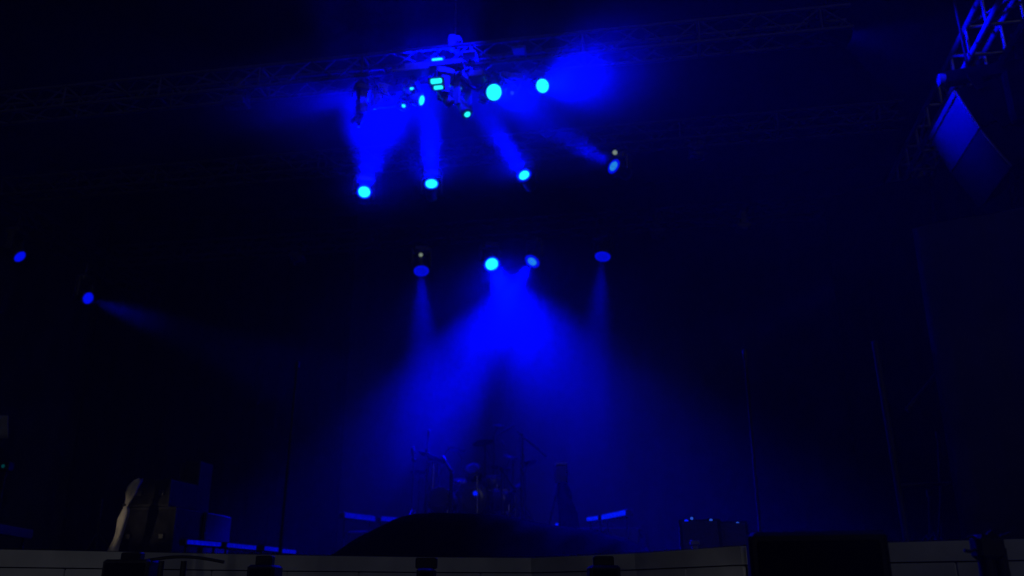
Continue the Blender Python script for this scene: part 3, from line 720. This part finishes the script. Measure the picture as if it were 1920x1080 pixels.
# lamp stand wrapped in cable at right
Y = 4.6
def q_(x, y, dy=0): return sy(x, y, Y + dy)
t = thing('equipment_stand', Vector((q_(1855, 1100).x, Y, 0)), 'black equipment stand wrapped in loose cables, in front of the stage near the right edge', 'stand')
MB().box((q_(1850, 1008) + q_(1853, 1045)) / 2, Vector((.07, 0, .0)), Vector((0, .05, 0)), Z * .06, .02).build('head', 'black', t)
a = q_(1848, 1040); MB().tube(a, (a.x - .02, a.y, 0), .04, .035, 10).build('leg', 'black', t)
a = q_(1874, 1040); MB().tube(a, (a.x + .06, a.y, 0), .032, .03, 10).build('leg', 'black', t)
m = MB()
for (pts) in ([(1835, 1012), (1822, 1006), (1812, 1010)], [(1865, 1015), (1880, 1005), (1894, 1000)], [(1830, 1030), (1818, 1034), (1808, 1032)], [(1868, 1040), (1884, 1030), (1888, 1060), (1884, 1100)], [(1850, 1010), (1853, 1000), (1860, 996)]):
    m.rings([(q_(x, y, -.02), .009) for x, y in pts], 6)
m.build('cables', 'rubber', t)

# ------------------------------------------------------------------ fill lights added out of view to brighten the skirt and curtain
def pit(x, y, z, tx, ty, tz, power, ang, label, col=(1, .97, .9)):
    P = Vector((x, y, z)); d_ = (Vector((tx, ty, tz)) - P).normalized()
    t_ = thing('added_fill_light', P - Z * .1, label, 'fill light', 'added fill lights out of view')
    MB().box(P - d_ * .06, d_.cross(Z).normalized() * .1, d_.cross(Z).cross(d_).normalized() * .07, d_ * .04, .015).build('housing', 'black', t_)
    MB().tube(P - d_ * .05, (P.x, P.y, 0), .02).build('post', 'black', t_)
    spot(P, d_, power, ang, t_, 1.0, .06, col)
pit(-2.9, 3.6, .9, -3.6, 6.6, 1.6, 8, 95, 'small added fill light on a post lighting the grey facing at the left')
pit(1.15, 4.9, .7, 1.7, 7.2, 1.75, 5, 80, 'small added fill light on a post lighting the grey facing right of centre')
pit(4.0, 3.6, .9, 3.1, 5.6, 1.75, 4, 80, 'small added fill light on a post lighting the grey facing at the right', (.82, .9, 1))
Pc = sv(232, 975, cv); pit(-5.6, 6.9, 1.75, Pc.x, Pc.y, Pc.z, 45, 12, 'warm added fill light off the left end of the stage aimed at the tied curtain', (1, .84, .62))  # put in only to light the tied curtain

# ------------------------------------------------------------------ haze: one closed box round everything
h = MB(); h.box((0, 17, 5.2), (48, 0, 0), (0, 46, 0), (0, 0, 6.4))
hz = h.build('haze', 'black'); hz.data.materials.clear()
hm = bpy.data.materials.new('haze_air'); hm.use_nodes = True; nt = hm.node_tree; nt.nodes.clear()
o = nt.nodes.new('ShaderNodeOutputMaterial'); pv = nt.nodes.new('ShaderNodeVolumePrincipled')
pv.inputs['Color'].default_value = (.85, .88, .95, 1); pv.inputs['Density'].default_value = .0026; pv.inputs['Anisotropy'].default_value = 0.15
nt.links.new(pv.outputs[0], o.inputs['Volume']); hz.data.materials.append(hm)
tag(hz, 'thin even stage haze filling the whole place and catching the beams', 'haze', kind='stuff')

# ------------------------------------------------------------------ drifting stage smoke where the machines have blown it
def smoke(c, ax, ay, az, dens, label, nscale=1.6, seed=0.0):
    m = MB(); n, k = 20, 12; P = []; c = Vector(c)
    m.grid(lambda a, b: c + U * (ax * cos(2 * pi * a) * sin(pi * b)) + V * (ay * sin(2 * pi * a) * sin(pi * b)) + Z * (-az * cos(pi * b)), n, k)
    me = bpy.data.meshes.new('stage_smoke'); 
    # unit sphere, placed and scaled by the object so the falloff follows its own shape
    q = MB(); q.grid(lambda a, b: (cos(2 * pi * a) * sin(pi * b), sin(2 * pi * a) * sin(pi * b), -cos(pi * b)), n, k)
    me.from_pydata(q.v, [], q.f); me.update()
    import bmesh
    bm = bmesh.new(); bm.from_mesh(me); bmesh.ops.remove_doubles(bm, verts=bm.verts, dist=1e-4); bmesh.ops.recalc_face_normals(bm, faces=bm.faces); bm.to_mesh(me); bm.free()
    o = bpy.data.objects.new('stage_smoke', me); COL.objects.link(o); o.location = c; o.scale = (ax, ay, az); o.rotation_euler = (0, 0, -AZ)
    mt = bpy.data.materials.new('smoke_air'); mt.use_nodes = True; nt = mt.node_tree; nt.nodes.clear()
    out = nt.nodes.new('ShaderNodeOutputMaterial'); pv = nt.nodes.new('ShaderNodeVolumePrincipled')
    pv.inputs['Color'].default_value = (.85, .88, .95, 1); pv.inputs['Anisotropy'].default_value = .1
    tc = nt.nodes.new('ShaderNodeTexCoord'); ln = nt.nodes.new('ShaderNodeVectorMath'); ln.operation = 'LENGTH'
    nt.links.new(tc.outputs['Object'], ln.inputs[0])
    mr = nt.nodes.new('ShaderNodeMapRange'); mr.interpolation_type = 'SMOOTHSTEP'
    mr.inputs[1].default_value = .0; mr.inputs[2].default_value = .98; mr.inputs[3].default_value = 1; mr.inputs[4].default_value = 0
    nt.links.new(ln.outputs['Value'], mr.inputs[0])
    nz = nt.nodes.new('ShaderNodeTexNoise'); nz.inputs['Scale'].default_value = nscale; nz.inputs['Detail'].default_value = 2
    mp = nt.nodes.new('ShaderNodeVectorMath'); mp.operation = 'ADD'; mp.inputs[1].default_value = (seed, seed * 2, 0)
    nt.links.new(tc.outputs['Object'], mp.inputs[0]); nt.links.new(mp.outputs[0], nz.inputs['Vector'])
    nr = nt.nodes.new('ShaderNodeMapRange'); nr.inputs[1].default_value = .35; nr.inputs[2].default_value = .65; nr.inputs[3].default_value = dens * .55; nr.inputs[4].default_value = dens * 1.4
    nt.links.new(nz.outputs['Fac'], nr.inputs[0])
    mu = nt.nodes.new('ShaderNodeMath'); mu.operation = 'MULTIPLY'
    nt.links.new(mr.outputs[0], mu.inputs[0]); nt.links.new(nr.outputs[0], mu.inputs[1]); nt.links.new(mu.outputs[0], pv.inputs['Density'])
    nt.links.new(pv.outputs[0], out.inputs['Volume']); me.materials.append(mt)
    return tag(o, label, 'smoke', 'drifting stage smoke', 'stuff')
smoke(sv(1090, 150, 1.6), 2.2, 1.5, 1.5, .12, 'puff of blue lit smoke right of the big cyan lamps', seed=3.1)
smoke(sv(600, 190, 2.0), 2.4, 1.1, 1.0, .09, 'thin blue lit smoke drifting left of the front truss cluster', seed=7.7)
smoke(sv(890, 290, 3.9), 3.2, 1.6, 1.6, .06, 'blue lit smoke in the upward beams of the middle row', seed=1.3)
smoke(sv(820, 185, 1.9), 1.7, 1.1, .95, .08, 'glowing smoke around the lamps by the chain motor', seed=9.4)
smoke(sv(950, 740, 7.2), 6.0, 3.2, 4.9, .042, 'large blue lit smoke cloud under the rear row of lamps around the drums', nscale=2.2, seed=5.2)
smoke(sv(270, 595, v2), 1.6, 1.2, .7, .02, 'faint smoke in the beam of the left side lamp', seed=2.2)
